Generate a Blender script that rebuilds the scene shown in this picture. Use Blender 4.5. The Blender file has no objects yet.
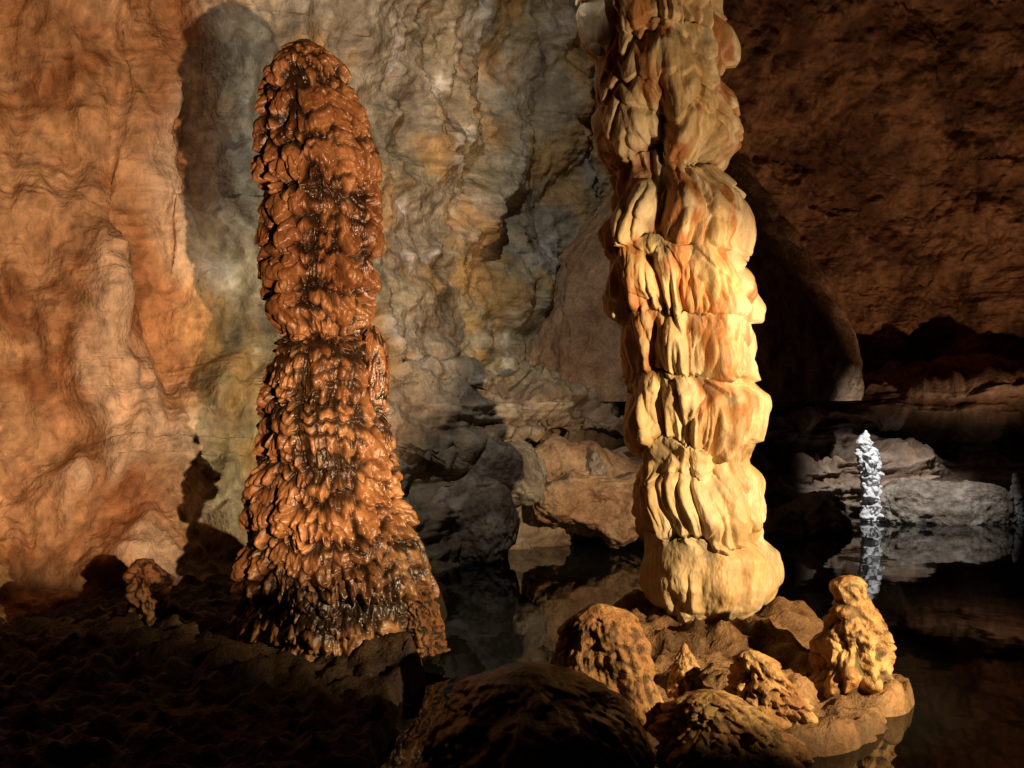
import bpy, math, numpy as np
from mathutils import Vector
rng=np.random.RandomState(7)
F=1024.0
def X(px,d): return (px-512)/F*d
def Z(py,d): return (384-py)/F*d
# ---------------- noise
perm=rng.permutation(256).astype(np.int32); perm=np.concatenate([perm,perm,perm])
G=rng.normal(size=(256,3)); G/=np.linalg.norm(G,axis=1)[:,None]; G=G.astype(np.float32)
G0=np.ascontiguousarray(G[:,0]);G1=np.ascontiguousarray(G[:,1]);G2=np.ascontiguousarray(G[:,2])
def pn(x,y,z):
    x,y,z=np.broadcast_arrays(np.float32(x),np.float32(y),np.float32(z))
    fx=np.floor(x);fy=np.floor(y);fz=np.floor(z)
    xi=fx.astype(np.int32)&255; yi=fy.astype(np.int32)&255; zi=fz.astype(np.int32)&255
    xf=x-fx; yf=y-fy; zf=z-fz
    u=xf*xf*xf*(xf*(xf*6-15)+10); v=yf*yf*yf*(yf*(yf*6-15)+10); w=zf*zf*zf*(zf*(zf*6-15)+10)
    def g(a,b,c):
        h=perm[perm[perm[xi+a]+yi+b]+zi+c]
        return G0[h]*(xf-a)+G1[h]*(yf-b)+G2[h]*(zf-c)
    L=lambda a,b,t:a+(b-a)*t
    return 1.5*L(L(L(g(0,0,0),g(1,0,0),u),L(g(0,1,0),g(1,1,0),u),v),
             L(L(g(0,0,1),g(1,0,1),u),L(g(0,1,1),g(1,1,1),u),v),w)
def fbm(x,y,z,o=4,k=.5):
    s=0;a=1;t=0
    for i in range(o):
        s=s+a*pn(x+17.3*i,y+5.1*i,z+9.7*i); t+=a; a*=k; x=x*2.03;y=y*2.03;z=z*2.03
    return s/t
def billow(x,y,z,o=3,k=.5,e=0):
    s=0;a=1;t=0
    for i in range(o):
        n=pn(x+11.3*i,y+7.1*i,z+3.7*i)
        s=s+a*(np.sqrt(n*n+e*e)-e if e else np.abs(n)); t+=a; a*=k; x=x*2.03;y=y*2.03;z=z*2.03
    return s/t
def ss(a,b,x):
    t=np.clip((x-a)/(b-a),0,1); return t*t*(3-2*t)
def mixc(c1,c2,t):
    return np.asarray(c1)*(1-t[...,None])+np.asarray(c2)*t[...,None]
def normals(P):
    du=np.gradient(P,axis=0); dv=np.gradient(P,axis=1)
    n=np.cross(du,dv); n/=np.linalg.norm(n,axis=2)[...,None]+1e-9
    return n
def grid_obj(name,P,C,mat,wrap=False,flip=False,parent=None):
    nu,nv=P.shape[:2]
    idx=np.arange(nu*nv).reshape(nu,nv)
    if wrap: idx=np.concatenate([idx,idx[:,:1]],axis=1)
    q=np.stack([idx[:-1,:-1],idx[:-1,1:],idx[1:,1:],idx[1:,:-1]],axis=-1).reshape(-1,4)
    if flip: q=q[:,::-1]
    me=bpy.data.meshes.new(name); nf=len(q)
    me.vertices.add(nu*nv); me.vertices.foreach_set('co',P.reshape(-1).astype(np.float32))
    me.loops.add(nf*4); me.loops.foreach_set('vertex_index',np.ascontiguousarray(q).reshape(-1).astype(np.int32))
    me.polygons.add(nf); me.polygons.foreach_set('loop_start',np.arange(0,nf*4,4,dtype=np.int32))
    try: me.polygons.foreach_set('loop_total',np.full(nf,4,dtype=np.int32))
    except Exception: pass
    me.update(calc_edges=True)
    me.polygons.foreach_set('use_smooth',np.ones(nf,dtype=bool))
    a=me.color_attributes.new('Col','FLOAT_COLOR','POINT')
    c=np.ones((nu*nv,4),dtype=np.float32); c[:,:3]=np.clip(C,0.001,1).reshape(-1,3)
    a.data.foreach_set('color',c.reshape(-1))
    me.materials.append(mat)
    o=bpy.data.objects.new(name,me); bpy.context.scene.collection.objects.link(o)
    if parent: o.parent=parent
    return o
# ---------------- materials
def rock_mat(name,rough=.6,spec=.4,bump=.35,scale=30,vstretch=1.0,dist=.02,var=.35):
    m=bpy.data.materials.new(name); m.use_nodes=True; nt=m.node_tree; N=nt.nodes; Lk=nt.links
    b=N['Principled BSDF']
    at=N.new('ShaderNodeVertexColor'); at.layer_name='Col'
    tc=N.new('ShaderNodeTexCoord'); mp=N.new('ShaderNodeMapping'); mp.inputs['Scale'].default_value=(1,1,vstretch)
    Lk.new(tc.outputs['Object'],mp.inputs['Vector'])
    n1=N.new('ShaderNodeTexNoise'); n1.inputs['Scale'].default_value=scale; n1.inputs['Detail'].default_value=4; n1.inputs['Roughness'].default_value=.65
    n2=N.new('ShaderNodeTexNoise'); n2.inputs['Scale'].default_value=scale*.22; n2.inputs['Detail'].default_value=4; n2.inputs['Roughness'].default_value=.7
    for n in (n1,n2): Lk.new(mp.outputs[0],n.inputs['Vector'])
    mr=N.new('ShaderNodeMapRange'); mr.inputs['From Min'].default_value=.3; mr.inputs['From Max'].default_value=.7
    mr.inputs['To Min'].default_value=1-var; mr.inputs['To Max'].default_value=1+var
    Lk.new(n2.outputs['Fac'],mr.inputs['Value'])
    mr2=N.new('ShaderNodeMapRange'); mr2.inputs['From Min'].default_value=.3; mr2.inputs['From Max'].default_value=.7
    mr2.inputs['To Min'].default_value=1-var*.7; mr2.inputs['To Max'].default_value=1+var*.7
    Lk.new(n1.outputs['Fac'],mr2.inputs['Value'])
    mu=N.new('ShaderNodeMath'); mu.operation='MULTIPLY'; Lk.new(mr.outputs[0],mu.inputs[0]); Lk.new(mr2.outputs[0],mu.inputs[1])
    vm=N.new('ShaderNodeVectorMath'); vm.operation='SCALE'; Lk.new(at.outputs['Color'],vm.inputs[0]); Lk.new(mu.outputs[0],vm.inputs['Scale'])
    Lk.new(vm.outputs[0],b.inputs['Base Color'])
    rr=N.new('ShaderNodeMapRange'); rr.inputs['From Min'].default_value=.3; rr.inputs['From Max'].default_value=.7
    rr.inputs['To Min'].default_value=max(rough-.15,.05); rr.inputs['To Max'].default_value=min(rough+.2,1)
    Lk.new(n2.outputs['Fac'],rr.inputs['Value']); Lk.new(rr.outputs[0],b.inputs['Roughness'])
    b.inputs['Specular IOR Level'].default_value=spec
    ad=N.new('ShaderNodeMath'); ad.operation='ADD'; Lk.new(n1.outputs['Fac'],ad.inputs[0]); Lk.new(n2.outputs['Fac'],ad.inputs[1])
    bp=N.new('ShaderNodeBump'); bp.inputs['Strength'].default_value=bump; bp.inputs['Distance'].default_value=dist
    Lk.new(ad.outputs[0],bp.inputs['Height']); Lk.new(bp.outputs[0],b.inputs['Normal'])
    return m
M_wall=rock_mat('cave_wall_rock',.75,.25,.65,16,.8,.05,.32)
M_floor=rock_mat('cave_floor_rock',.65,.3,.8,28,1,.03,.35)
M_col=rock_mat('flowstone_dry',.5,.35,.5,34,.35,.012,.2)
M_wet=rock_mat('flowstone_wet',.34,.55,.5,40,.5,.012,.3)
M_knob=rock_mat('knobby_calcite',.6,.35,.9,45,1,.018,.35)
M_white=rock_mat('white_calcite',.6,.3,.8,40,1,.02,.12)
# ---------------- revolved formations
def formation(name,outline,D,mat,colf,nth=360,dz=.006,tiers=None,multi=None,rib=(9,.03,.25),fine=None,lump=(2.5,.05),knob=None,seed=0,squash=1.0,cap=True,ribz=None,blob=None):
    """outline: (py,pxl,pxr) list top->bottom, converted once to a metric radius/centre profile"""
    o=np.array(outline,float)
    zz=Z(o[:,0],D)[::-1]; xl=X(o[:,1],D)[::-1]; xr=X(o[:,2],D)[::-1]
    nz=int((zz[-1]-zz[0])/dz)+2
    z=np.linspace(zz[0],zz[-1],nz)
    cx=np.interp(z,zz,(xl+xr)/2); r=np.interp(z,zz,(xr-xl)/2)
    k=max(3,int(.03/dz)); ker=np.hanning(k*2+1); ker/=ker.sum()
    sm=lambda a: np.convolve(np.pad(a,k,mode='edge'),ker,'valid')
    cx=sm(cx); r=sm(r)
    th=np.linspace(0,2*np.pi,nth,endpoint=False)
    T,ZZ=np.meshgrid(th,z); R=r[:,None]+0*T; rm=r.mean()
    ct,st=np.cos(T),np.sin(T); s=seed*13.7
    ax,ay=ct*R+s,st*R+s*.7
    f,A,vs=rib
    wx=.05*pn(ax*2.5,ay*2.5,ZZ*2.5)
    rb=billow((ax+wx)*f,(ay-wx)*f,ZZ*f*vs,3,.5)
    d=A*(rb-.25)*1.6
    if ribz: d=d*np.interp(ZZ,[Z(p,D) for p,_ in ribz][::-1],[q for _,q in ribz][::-1])
    hgt=rb.copy()
    if tiers is not None:
        zs,amps,lowamp,fr=tiers
        o2=np.argsort([Z(p,D) for p in zs]); zs=np.array([Z(p,D) for p in zs])[o2]; amps=np.array(amps)[o2]
        ph=ZZ+lowamp*pn(ax*1.5,ay*1.5,ZZ*.5+3)+lowamp*.6*pn(ax*3.6,ay*3.6,ZZ*1.0+7)+fr*(rb-.25)
        i=np.searchsorted(zs,ph)
        lo=np.concatenate([[zs[0]-.5],zs,[zs[-1]+.6]]); am=np.concatenate([[amps[0]],amps])
        a=lo[np.clip(i,0,len(lo)-2)]; b=lo[np.clip(i+1,1,len(lo)-1)]
        amp=am[np.clip(i,0,len(am)-1)]*np.clip(.9+.9*pn(ax*2.2+5,ay*2.2,ZZ*1.5),.2,1.6)
        t=1-np.clip((ph-a)/(b-a),0,1)
        p=ss(-.1,.5,t)*(1-.35*ss(.55,1,t))*ss(1.0,.95,t)
        d=d*(.5+1.3*ss(.1,.8,t))+amp*(p-.4)
        hgt=.35*p+.9*rb
    if multi is not None:
        hgt=.8*hgt
        for (sp,amp,warp,fr,ff,zr) in multi:
            w=warp*pn(ax*2.6+sp*50,ay*2.6,ZZ*1.5)+warp*.7*pn(ax*7,ay*7+sp*31,ZZ*2.2)
            fb=np.abs(pn(ax*ff+sp*70,ay*ff,ZZ*ff*.12))+.5*np.abs(pn(ax*ff*2.1,ay*ff*2.1+sp*9,ZZ*ff*.25))
            ph=(ZZ+w+fr*fb)/sp
            t=1-(ph-np.floor(ph))
            p=ss(0,.4,t)*ss(1.0,.88,t)
            la=np.clip(.75+1.2*pn(ax*3+sp*17,ay*3,ZZ*3.0),.1,1.5)
            if zr: la=la*ss(Z(zr[1],D)-.05,Z(zr[1],D)+.1,ZZ)*ss(Z(zr[0],D)+.05,Z(zr[0],D)-.1,ZZ)
            d=d+amp*la*((p-.4)+2.2*(fb-.32)*ss(.2,.7,t))
            hgt=hgt+.4*p*la/len(multi)+.6*fb*ss(.1,.6,t)+.12*(1-ss(.1,.6,t))
    d=d+lump[1]*fbm(ct*R*lump[0]+s,st*R*lump[0],ZZ*lump[0]*.8,3)
    if blob: d=d+blob[1]*(billow(ct*R*blob[0]+s,st*R*blob[0],ZZ*blob[0]*blob[2]+5,2,.4,.08)-.25)
    if fine: d=d+fine[1]*fbm(ax*fine[0],ay*fine[0],ZZ*fine[0]*fine[2],3,.6)
    if knob:
        kf,ka=knob
        kb=np.sqrt(billow(ct*R*kf+s,st*R*kf,ZZ*kf,2,.6)+.001)
        d=d+ka*(kb-.5); hgt=hgt*.5+kb*.9
    d=d-d.mean()
    d=np.where(d>.045,.045+(d-.045)*.55,d)
    fade=ss(0,.12,r/ max(rm,1e-3)*1.0)[:,None] if cap else 1
    d=d*np.clip(R/(rm*.8),.12,1)
    RR=np.maximum(R+d*fade,.004)
    P=np.stack([cx[:,None]+RR*ct, D+RR*st*squash, ZZ+0*RR],-1)
    if cap:
        top=np.repeat(P[-1:].mean(axis=1,keepdims=True),nth,1); top[...,2]+=.012
        P=np.concatenate([P,top],0); hgt=np.concatenate([hgt,hgt[-1:]],0)
    return grid_obj(name,P,colf(P,hgt),mat,wrap=True)
def col_gold(P,h):
    x,y,z=P[...,0],P[...,1],P[...,2]
    t=ss(-.25,.35,fbm(x*2.2,y*2.2,z*1.4,4))
    c=mixc((.54,.36,.16),(.66,.52,.32),t)
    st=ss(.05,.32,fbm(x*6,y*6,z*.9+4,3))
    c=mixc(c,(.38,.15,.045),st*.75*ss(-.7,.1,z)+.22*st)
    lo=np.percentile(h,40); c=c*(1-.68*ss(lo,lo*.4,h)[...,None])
    return c
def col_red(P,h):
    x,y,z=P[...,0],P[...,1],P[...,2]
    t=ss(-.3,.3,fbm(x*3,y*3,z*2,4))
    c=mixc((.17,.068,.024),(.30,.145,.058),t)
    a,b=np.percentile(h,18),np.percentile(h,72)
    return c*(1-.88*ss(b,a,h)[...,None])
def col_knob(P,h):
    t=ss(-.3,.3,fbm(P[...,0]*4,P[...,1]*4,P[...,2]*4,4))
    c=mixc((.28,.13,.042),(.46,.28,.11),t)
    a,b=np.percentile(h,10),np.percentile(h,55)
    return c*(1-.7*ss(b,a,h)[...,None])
def col_shade(P,h): return col_knob(P,h)*np.array([.22,.16,.14])  # shade put into the dome's colour, since the column lamp still reaches it
def col_white(P,h):
    return mixc((.76,.76,.75),(.88,.88,.88),ss(-.3,.3,fbm(P[...,0]*8,P[...,1]*8,P[...,2]*8,3)))
def col_grey(P,h):
    t=ss(-.3,.3,fbm(P[...,0]*3,P[...,1]*3,P[...,2]*3,4))
    return mixc((.20,.15,.11),(.36,.30,.24),t)*(1-.4*ss(.5,.2,h)[...,None])
def col_brown(P,h):
    t=ss(-.3,.3,fbm(P[...,0]*2,P[...,1]*2,P[...,2]*2,4))
    return mixc((.32,.18,.10),(.42,.27,.16),t)

# right column (floor to ceiling)
out=[(-420,560,760),(-250,570,745),(-100,580,725),(0,585,720),(50,590,726),(100,595,730),(150,605,728),(172,616,718),(195,612,738),(220,604,740),(250,600,736),(275,604,744),(310,610,752),(350,618,746),(372,622,746),(395,622,764),(440,622,760),(460,634,750),(480,632,755),(515,640,761),(535,646,758),(550,648,775),(580,646,775),(600,650,766),(618,662,750),(640,655,760)]
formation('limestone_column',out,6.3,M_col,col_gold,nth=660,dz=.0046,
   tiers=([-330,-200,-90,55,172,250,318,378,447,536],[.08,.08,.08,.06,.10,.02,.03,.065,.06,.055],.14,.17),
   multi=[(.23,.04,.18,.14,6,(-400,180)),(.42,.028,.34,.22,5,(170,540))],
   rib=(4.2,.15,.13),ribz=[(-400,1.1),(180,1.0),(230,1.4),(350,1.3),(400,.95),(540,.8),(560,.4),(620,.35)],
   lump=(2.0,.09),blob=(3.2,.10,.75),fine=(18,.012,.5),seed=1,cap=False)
# left stalagmite
out=[(41,299,312),(46,290,322),(55,280,333),(75,270,347),(100,266,358),(150,264,371),(200,267,374),(240,268,373),(280,266,374),(305,274,368),(335,288,358),(350,273,380),(400,266,385),(450,262,391),(490,258,396),(520,251,408),(560,244,422),(590,242,430),(640,236,436)]
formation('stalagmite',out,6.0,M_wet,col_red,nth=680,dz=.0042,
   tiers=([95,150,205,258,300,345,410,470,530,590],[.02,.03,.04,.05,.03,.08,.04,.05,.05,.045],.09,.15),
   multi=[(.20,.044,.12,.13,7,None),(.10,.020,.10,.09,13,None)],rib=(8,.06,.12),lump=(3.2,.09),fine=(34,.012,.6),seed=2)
formation('stalagmite_knob',[(327,371,377),(332,366,382),(342,364,386),(360,364,388),(400,362,388)],5.95,M_wet,col_red,nth=120,dz=.004,rib=(20,.02,.3),lump=(6,.02),fine=(40,.006,.6),seed=3)

def stump(name,o,D,mat,cf,seed,knob=None,rib=(12,.03,.25),lump=(5,.05),squash=1.0,n=260):
    return formation(name,o,D,mat,cf,nth=n,dz=.005,rib=rib,lump=lump,fine=(40,.008,.8),knob=knob,seed=seed,squash=squash)
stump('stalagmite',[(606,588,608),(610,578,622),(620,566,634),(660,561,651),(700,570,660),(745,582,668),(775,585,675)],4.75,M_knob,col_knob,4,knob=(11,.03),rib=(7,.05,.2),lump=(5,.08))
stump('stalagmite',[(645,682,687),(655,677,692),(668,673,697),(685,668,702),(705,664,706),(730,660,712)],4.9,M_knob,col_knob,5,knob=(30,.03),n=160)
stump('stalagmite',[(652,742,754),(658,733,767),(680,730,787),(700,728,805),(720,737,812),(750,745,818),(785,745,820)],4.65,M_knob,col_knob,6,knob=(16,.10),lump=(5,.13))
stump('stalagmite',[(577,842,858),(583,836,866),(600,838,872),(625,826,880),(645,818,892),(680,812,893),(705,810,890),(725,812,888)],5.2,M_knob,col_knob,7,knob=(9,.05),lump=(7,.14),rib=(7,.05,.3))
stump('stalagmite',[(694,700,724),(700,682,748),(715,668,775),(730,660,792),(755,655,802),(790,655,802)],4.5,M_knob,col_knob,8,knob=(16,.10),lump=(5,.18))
stump('flowstone_dome',[(668,505,545),(672,488,565),(680,470,592),(700,448,622),(730,430,645),(780,412,668)],4.35,M_wet,col_shade,9,rib=(7,.05,.2),lump=(3,.14),knob=(10,.05))
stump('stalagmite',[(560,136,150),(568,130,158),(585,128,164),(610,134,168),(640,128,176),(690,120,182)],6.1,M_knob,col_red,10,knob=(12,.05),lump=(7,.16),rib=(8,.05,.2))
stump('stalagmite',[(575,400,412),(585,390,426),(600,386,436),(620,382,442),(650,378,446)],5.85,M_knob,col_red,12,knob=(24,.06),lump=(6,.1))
# far ones
stump('white_stalagmite',[(431,865,867),(436,860,869),(446,858,872),(456,857,878),(466,859,881),(480,862,880),(495,862,882),(520,862,884)],12.0,M_white,col_white,13,knob=(8,.15),n=140)
stump('white_stalagmite',[(474,1013,1016),(484,1012,1019),(494,1010,1021),(520,1006,1024)],12.2,M_white,col_white,14,knob=(10,.06),n=90)
stump('white_stalagmite',[(484,965,967),(490,960,972),(500,958,975),(520,955,980)],11.8,M_white,col_grey,16,knob=(10,.05),n=90)
stump('stalagmite',[(447,594,597),(455,592,600),(470,588,604),(490,584,610)],10.0,M_knob,col_grey,17,knob=(10,.05),n=90)
# flowstone mound behind column
out=[(105,672,700),(130,655,720),(170,628,752),(210,596,778),(250,562,800),(290,542,826),(330,528,845),(365,518,856),(400,512,858)]
formation('flowstone_mound',out,12.4,M_floor,col_brown,nth=360,dz=.016,rib=(1.3,.2,.3),lump=(.8,.22),fine=(5,.10,.6),seed=20,squash=.55)
def slab(name,x0,x1,yc,ry,z0,z1,mat,cf,seed,amp=.08,f=5,e=.7):
    u=np.linspace(0,np.pi,150); v=np.linspace(0,2*np.pi,260,endpoint=False)
    V,U=np.meshgrid(v,u)
    sp=lambda a,e: np.sign(a)*np.abs(a)**e
    x=(x0+x1)/2-(x1-x0)/2*sp(np.cos(U),e)
    rr=sp(np.sin(U),.5)
    y=yc+ry*rr*sp(np.cos(V),e); z=(z0+z1)/2+(z1-z0)/2*rr*sp(np.sin(V),e)
    h=fbm(x*f+seed,y*f,z*f,5,.6); b=billow(x*f*1.6,y*f*1.6+seed,z*f*1.6,3); hl=fbm(x*1.3+seed*3,y*1.3,z*1.3,2)
    P=np.stack([x,y,z],-1)
    n=P-np.array([(x0+x1)/2,yc,(z0+z1)/2]); n[...,0]*=.3; n/=np.linalg.norm(n,axis=2)[...,None]+1e-6
    P=P+n*(amp*h+amp*.8*(b-.3)+amp*2.2*hl)[...,None]
    return grid_obj(name,P,cf(P,b+.2),mat,wrap=True)
slab('rock_slab',4.3,5.85,12.0,.35,-1.8,-1.12,M_knob,col_grey,3,.07)
slab('boulder',-.75,.35,10.0,.6,-1.35,-.6,M_floor,col_grey,5,.22,1.6,1)
slab('boulder',-.75,.0,9.5,.45,-1.75,-1.0,M_floor,col_grey,6,.2,2,1)
slab('boulder',.1,1.5,10.1,.6,-1.4,-.75,M_floor,col_brown,7,.22,1.8,1)
slab('boulder',2.3,3.6,11.4,.5,-1.8,-1.35,M_floor,col_grey,8,.16,3,1)
# ---------------- cave wall + ceiling sheet
nx,ns=1050,900
wx=np.array([-9,-7.5,-6,-4.5,-3,-1.8,-.8,0,1,2.2,4,6,8,11,13.5])
wy=np.array([-2,3,6.2,7.6,8.4,9.1,10.4,11.7,13,13.8,14.9,15.2,14.2,10,-2])
xs=np.linspace(-8.8,13,nx)
W=np.interp(xs,wx,wy); kk=np.hanning(51);kk/=kk.sum(); W=np.convolve(np.pad(W,25,mode='edge'),kk,'valid')
prof=np.array([ # z, ledge offset, plain offset
(-2.3,-2.25,-2.3),(-1.45,-2.1,-1.7),(-1.05,-2.0,-1.3),(-.93,-1.45,-1.2),(-.58,-1.4,-1.0),(-.45,-1.85,-.95),(-.12,-1.7,-.85),(-.02,-1.05,-.8),
(.10,-1.0,-.75),(.2,-.1,-.7),(1.5,0,-.3),(3.2,-.2,-.1),(5.2,-1.2,-.7),(6.8,-3.5,-3),(7.4,-8,-8),(7.4,-18,-18)])
seg=np.array([1.0,1,.9,.9,.9,.8,.8,.8,1.2,4.2,4.6,3.6,2,1.4,1.2]); s=np.concatenate([[0],np.cumsum(seg)]); s/=s[-1]
S=np.linspace(0,1,ns)
pz=np.interp(S,s,prof[:,0]); pl=np.interp(S,s,prof[:,1]); pp=np.interp(S,s,prof[:,2])
XX,SS=np.meshgrid(xs,S)
m=ss(-1.3,-.1,XX)
Zw=np.repeat(pz[:,None],nx,1)
wander=.22*pn(XX*.6,3.3+0*XX,SS*0)+.07*pn(XX*2.2,9.3+0*XX,SS*0)
Zw=Zw+m*wander*ss(-1.5,-1.0,Zw)*ss(2.0,.5,Zw)
off=pl[:,None]*m+pp[:,None]*(1-m)
off=off*(1+.28*m*pn(XX*.9,1.1+0*XX,SS*6))
off=off-.38*ss(-2.72,-2.95,XX+.12*pn(0*XX,0*XX+2,Zw*1.1))*ss(-9,-3.6,XX)*ss(-.4,.8,Zw)
Yw=W[None,:]+off
P=np.stack([XX,Yw,Zw],-1)
N=normals(P)
x,y,z=P[...,0],P[...,1],P[...,2]
left=ss(-1.4,-2.3,x); right=ss(1.0,2.5,x)
qx=.5*fbm(x*.9,y*.9,z*.9+9,2)
big=fbm(x*.55,y*.55,z*.45+2,4)
crag=fbm(x*1.3+qx,y*1.3,z*1.5+qx,7,.58)
ridge=billow(x*.8+4+qx,y*.8,z*.7-x*.4,4,.5,.12)
flow=billow(x*1.5+.35*pn(x,y,z*1.2),y*1.5,z*.33,3,.45,.06)
flow2=fbm(x*4,y*4,z*1.0,4,.55)
strata=fbm(x*.5,y*.5,z*6,4,.55)
pit=billow(x*5+3,y*5,z*5,3,.55)
low=ss(.3,-.1,z)*m
amt=ss(-.2,.3,fbm(x*.7+31,y*.7,z*.7,2))
d=.40*big+(1-left)*((.22+.30*amt)*crag+.75*(ridge-.15)+.05*strata)+left*(.85*(flow-.2)+.10*flow2+.18*crag)+.03*pit+low*(.24*strata)
d=d+right*ss(1,2,z)*.5*(billow(x*.8,y*.8,z*.9+7,4,.6)-.25)
sgn=-1 if N[ns//2,nx//2,1]>0 else 1
P=P+N*(sgn*d)[...,None]
x,y,z=P[...,0],P[...,1],P[...,2]
leftc=ss(-2.15,-2.75,x+.2*fbm(x*2,y*2,z*2,3))  # rock colour edge, shifted so the stalagmite's shadow area is painted grey
n1=fbm(x*1.1,y*1.1,z*1.1+5,5); n2=fbm(x*1.7+9,y*1.7,z*1.7-x*.8,6,.58); n3=fbm(x*.8,y*.8+4,z*1.6,4); n4=fbm(x*3.1+7,y*3.1,z*2.2,5,.6)
cl=mixc((.40,.22,.11),(.60,.40,.24),ss(-.3,.35,n1)); cl=mixc(cl,(.27,.11,.04),ss(.03,.3,n2)*.75); cl=mixc(cl,(.25,.12,.055),ss(.1,.32,n4)*.4)
cl=mixc(cl,(.34,.14,.055),ss(-3.0,-2.8,x)*.5)
cl=mixc(cl,(.76,.62,.48),ss(.2,.42,flow)*.75)
cc=mixc((.30,.255,.18),(.46,.41,.31),ss(-.3,.3,n1)); cc=mixc(cc,(.30,.28,.14),ss(.05,.35,n3)*.35)
cc=mixc(cc,(.68,.66,.63),ss(.12,.30,n2)*.8); cc=mixc(cc,(.15,.12,.085),ss(-.10,-.30,n2)*.65); cc=mixc(cc,(.20,.16,.11),ss(.1,.3,n4)*.4)
cc=mixc(cc,(.50,.31,.12),ss(.04,.30,fbm(x*1.2+20,y*1.2,z*1.2,4)+.18*ss(-.8,.6,x)*ss(0,2,z))*.75)
cr=mixc((.16,.075,.04),(.38,.21,.11),ss(-.25,.25,n1+.5*n2+.3*n4))
C=cl*leftc[...,None]+cc*((1-leftc)*(1-right))[...,None]+cr*(right*(1-leftc))[...,None]
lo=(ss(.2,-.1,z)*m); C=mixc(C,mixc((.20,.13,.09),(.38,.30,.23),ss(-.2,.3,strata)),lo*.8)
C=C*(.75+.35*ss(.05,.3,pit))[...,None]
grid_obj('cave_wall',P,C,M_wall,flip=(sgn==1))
# ---------------- floor
gx,gy=640,520
xx=np.linspace(-9,9,gx); yy=np.linspace(0.0,14,gy)
XX,YY=np.meshgrid(xx,yy)
def islandmask(x,y,cx,cy,rx,ry,e=.25):
    a=np.sqrt(((x-cx)/rx)**2+((y-cy)/ry)**2)+.22*fbm(x*1.8,y*1.8,0*x+1,4)
    return ss(1+e,1-e*.3,a)
H=-2.3+.1*fbm(XX,YY,0*XX,3)
isl=np.maximum(islandmask(XX,YY,1.15,5.9,.95,.85),islandmask(XX,YY,.95,4.85,.85,.5))
isl=np.maximum(isl,islandmask(XX,YY,1.72,5.3,.3,.4))
H=H+isl*.80
H=H+.1*islandmask(XX,YY,1.2,6.2,.6,.5)
edge=-.40-.10*np.clip(YY-6.5,0,4)**1.3+.18*fbm(XX*1.2,YY*1.2,0*XX+8,3)
lf=ss(.12,-.16,XX-edge)
lh=-1.50+.10*ss(5.0,5.5,YY+.15*fbm(XX*2,YY*2,0*XX+3,3))*ss(-3.3,-2.2,XX)
H=np.maximum(H,H*(1-lf)+lh*lf)
b1=billow(XX*3,YY*3,0*XX+2,4,.55); b2=fbm(XX*7,YY*7,0*XX+5,4,.6)
up=ss(-1.9,-1.5,H)
H=H+up*(.2*(b1-.25)+.12*b2)+.10*up*fbm(XX*1.3,YY*1.3,0*XX+6,3)
P=np.stack([XX,YY,H],-1)
t=ss(-.3,.3,fbm(XX*2,YY*2,H*2,4))
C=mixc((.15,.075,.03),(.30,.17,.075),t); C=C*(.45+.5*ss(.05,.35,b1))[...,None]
C=C*(1-.78*ss(.2,-.5,XX))[...,None]  # painted shade: left floor colour darkened so it looks unlit
grid_obj('cave_floor',P,C,M_floor)
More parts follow.
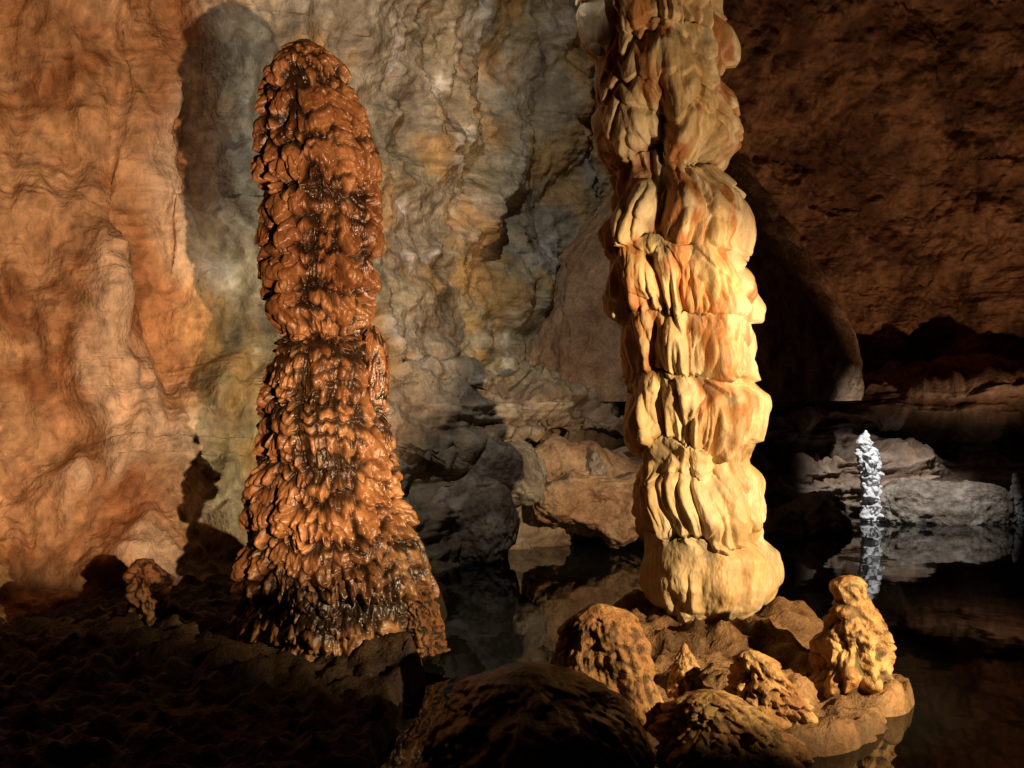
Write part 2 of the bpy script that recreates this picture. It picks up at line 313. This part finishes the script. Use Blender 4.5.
# ---------------- water
me=bpy.data.meshes.new('water'); me.from_pydata([(-9,-2,-1.6),(13,-2,-1.6),(13,15,-1.6),(-9,15,-1.6)],[],[(0,1,2,3)])
o=bpy.data.objects.new('water',me); bpy.context.scene.collection.objects.link(o)
m=bpy.data.materials.new('pool_water'); m.use_nodes=True; b=m.node_tree.nodes['Principled BSDF']
b.inputs['Base Color'].default_value=(.006,.007,.006,1); b.inputs['Roughness'].default_value=.03; b.inputs['IOR'].default_value=1.33
n=m.node_tree.nodes.new('ShaderNodeTexNoise'); n.inputs['Scale'].default_value=2.5
bp=m.node_tree.nodes.new('ShaderNodeBump'); bp.inputs['Strength'].default_value=.06; bp.inputs['Distance'].default_value=.03
tc=m.node_tree.nodes.new('ShaderNodeTexCoord'); m.node_tree.links.new(tc.outputs['Object'],n.inputs['Vector'])
m.node_tree.links.new(n.outputs['Fac'],bp.inputs['Height']); m.node_tree.links.new(bp.outputs[0],b.inputs['Normal'])
me.materials.append(m)
# ---------------- show-cave lamps
def spot(name,loc,tgt,W,col,ang,blend=.4,rad=.03):
    l=bpy.data.lights.new(name,'SPOT'); l.energy=W; l.color=col; l.spot_size=math.radians(ang); l.spot_blend=blend; l.shadow_soft_size=rad
    ob=bpy.data.objects.new(name,l); ob.location=loc
    ob.rotation_euler=(Vector(tgt)-Vector(loc)).to_track_quat('-Z','Y').to_euler()
    bpy.context.scene.collection.objects.link(ob); return ob
spot('wall_spot_lamp',(1.0,1.0,-.3),(-3.1,8.3,1.75),2050,(1,.60,.33),47,.25)
spot('column_spot_lamp',(3.4,2.6,.3),(1.1,5.7,-.65),1700,(1,.74,.42),52,.55)
spot('added_column_top_lamp',(3.4,3.0,-.4),(1.25,6.3,1.6),560,(1,.72,.44),38,.8)  # extra spot added to brighten the column top outside the main cone
spot('grey_wall_spot_lamp',(-.2,4.5,4.2),(-.4,10.5,1.3),520,(1,.94,.84),66,.9)
spot('pool_spot_lamp',(4.4,9.8,1.9),(4.6,12.1,-1.25),720,(.97,.96,.95),40,.9)
spot('ceiling_spot_lamp',(6,10.3,-1.0),(5.4,13.8,3.2),300,(1,.58,.33),84,.9)
w=bpy.data.worlds.new('World'); bpy.context.scene.world=w; w.use_nodes=True
w.node_tree.nodes['Background'].inputs[0].default_value=(.5,.45,.4,1); w.node_tree.nodes['Background'].inputs[1].default_value=.003
sc=bpy.context.scene
sc.view_settings.view_transform='Standard'; sc.view_settings.look='None'; sc.view_settings.exposure=0
cd=bpy.data.cameras.new('camera'); cd.lens=36; cd.sensor_width=36; cd.clip_end=200; cd.clip_start=.05
co=bpy.data.objects.new('camera',cd); co.rotation_euler=(math.pi/2,0,0); sc.collection.objects.link(co); sc.camera=co
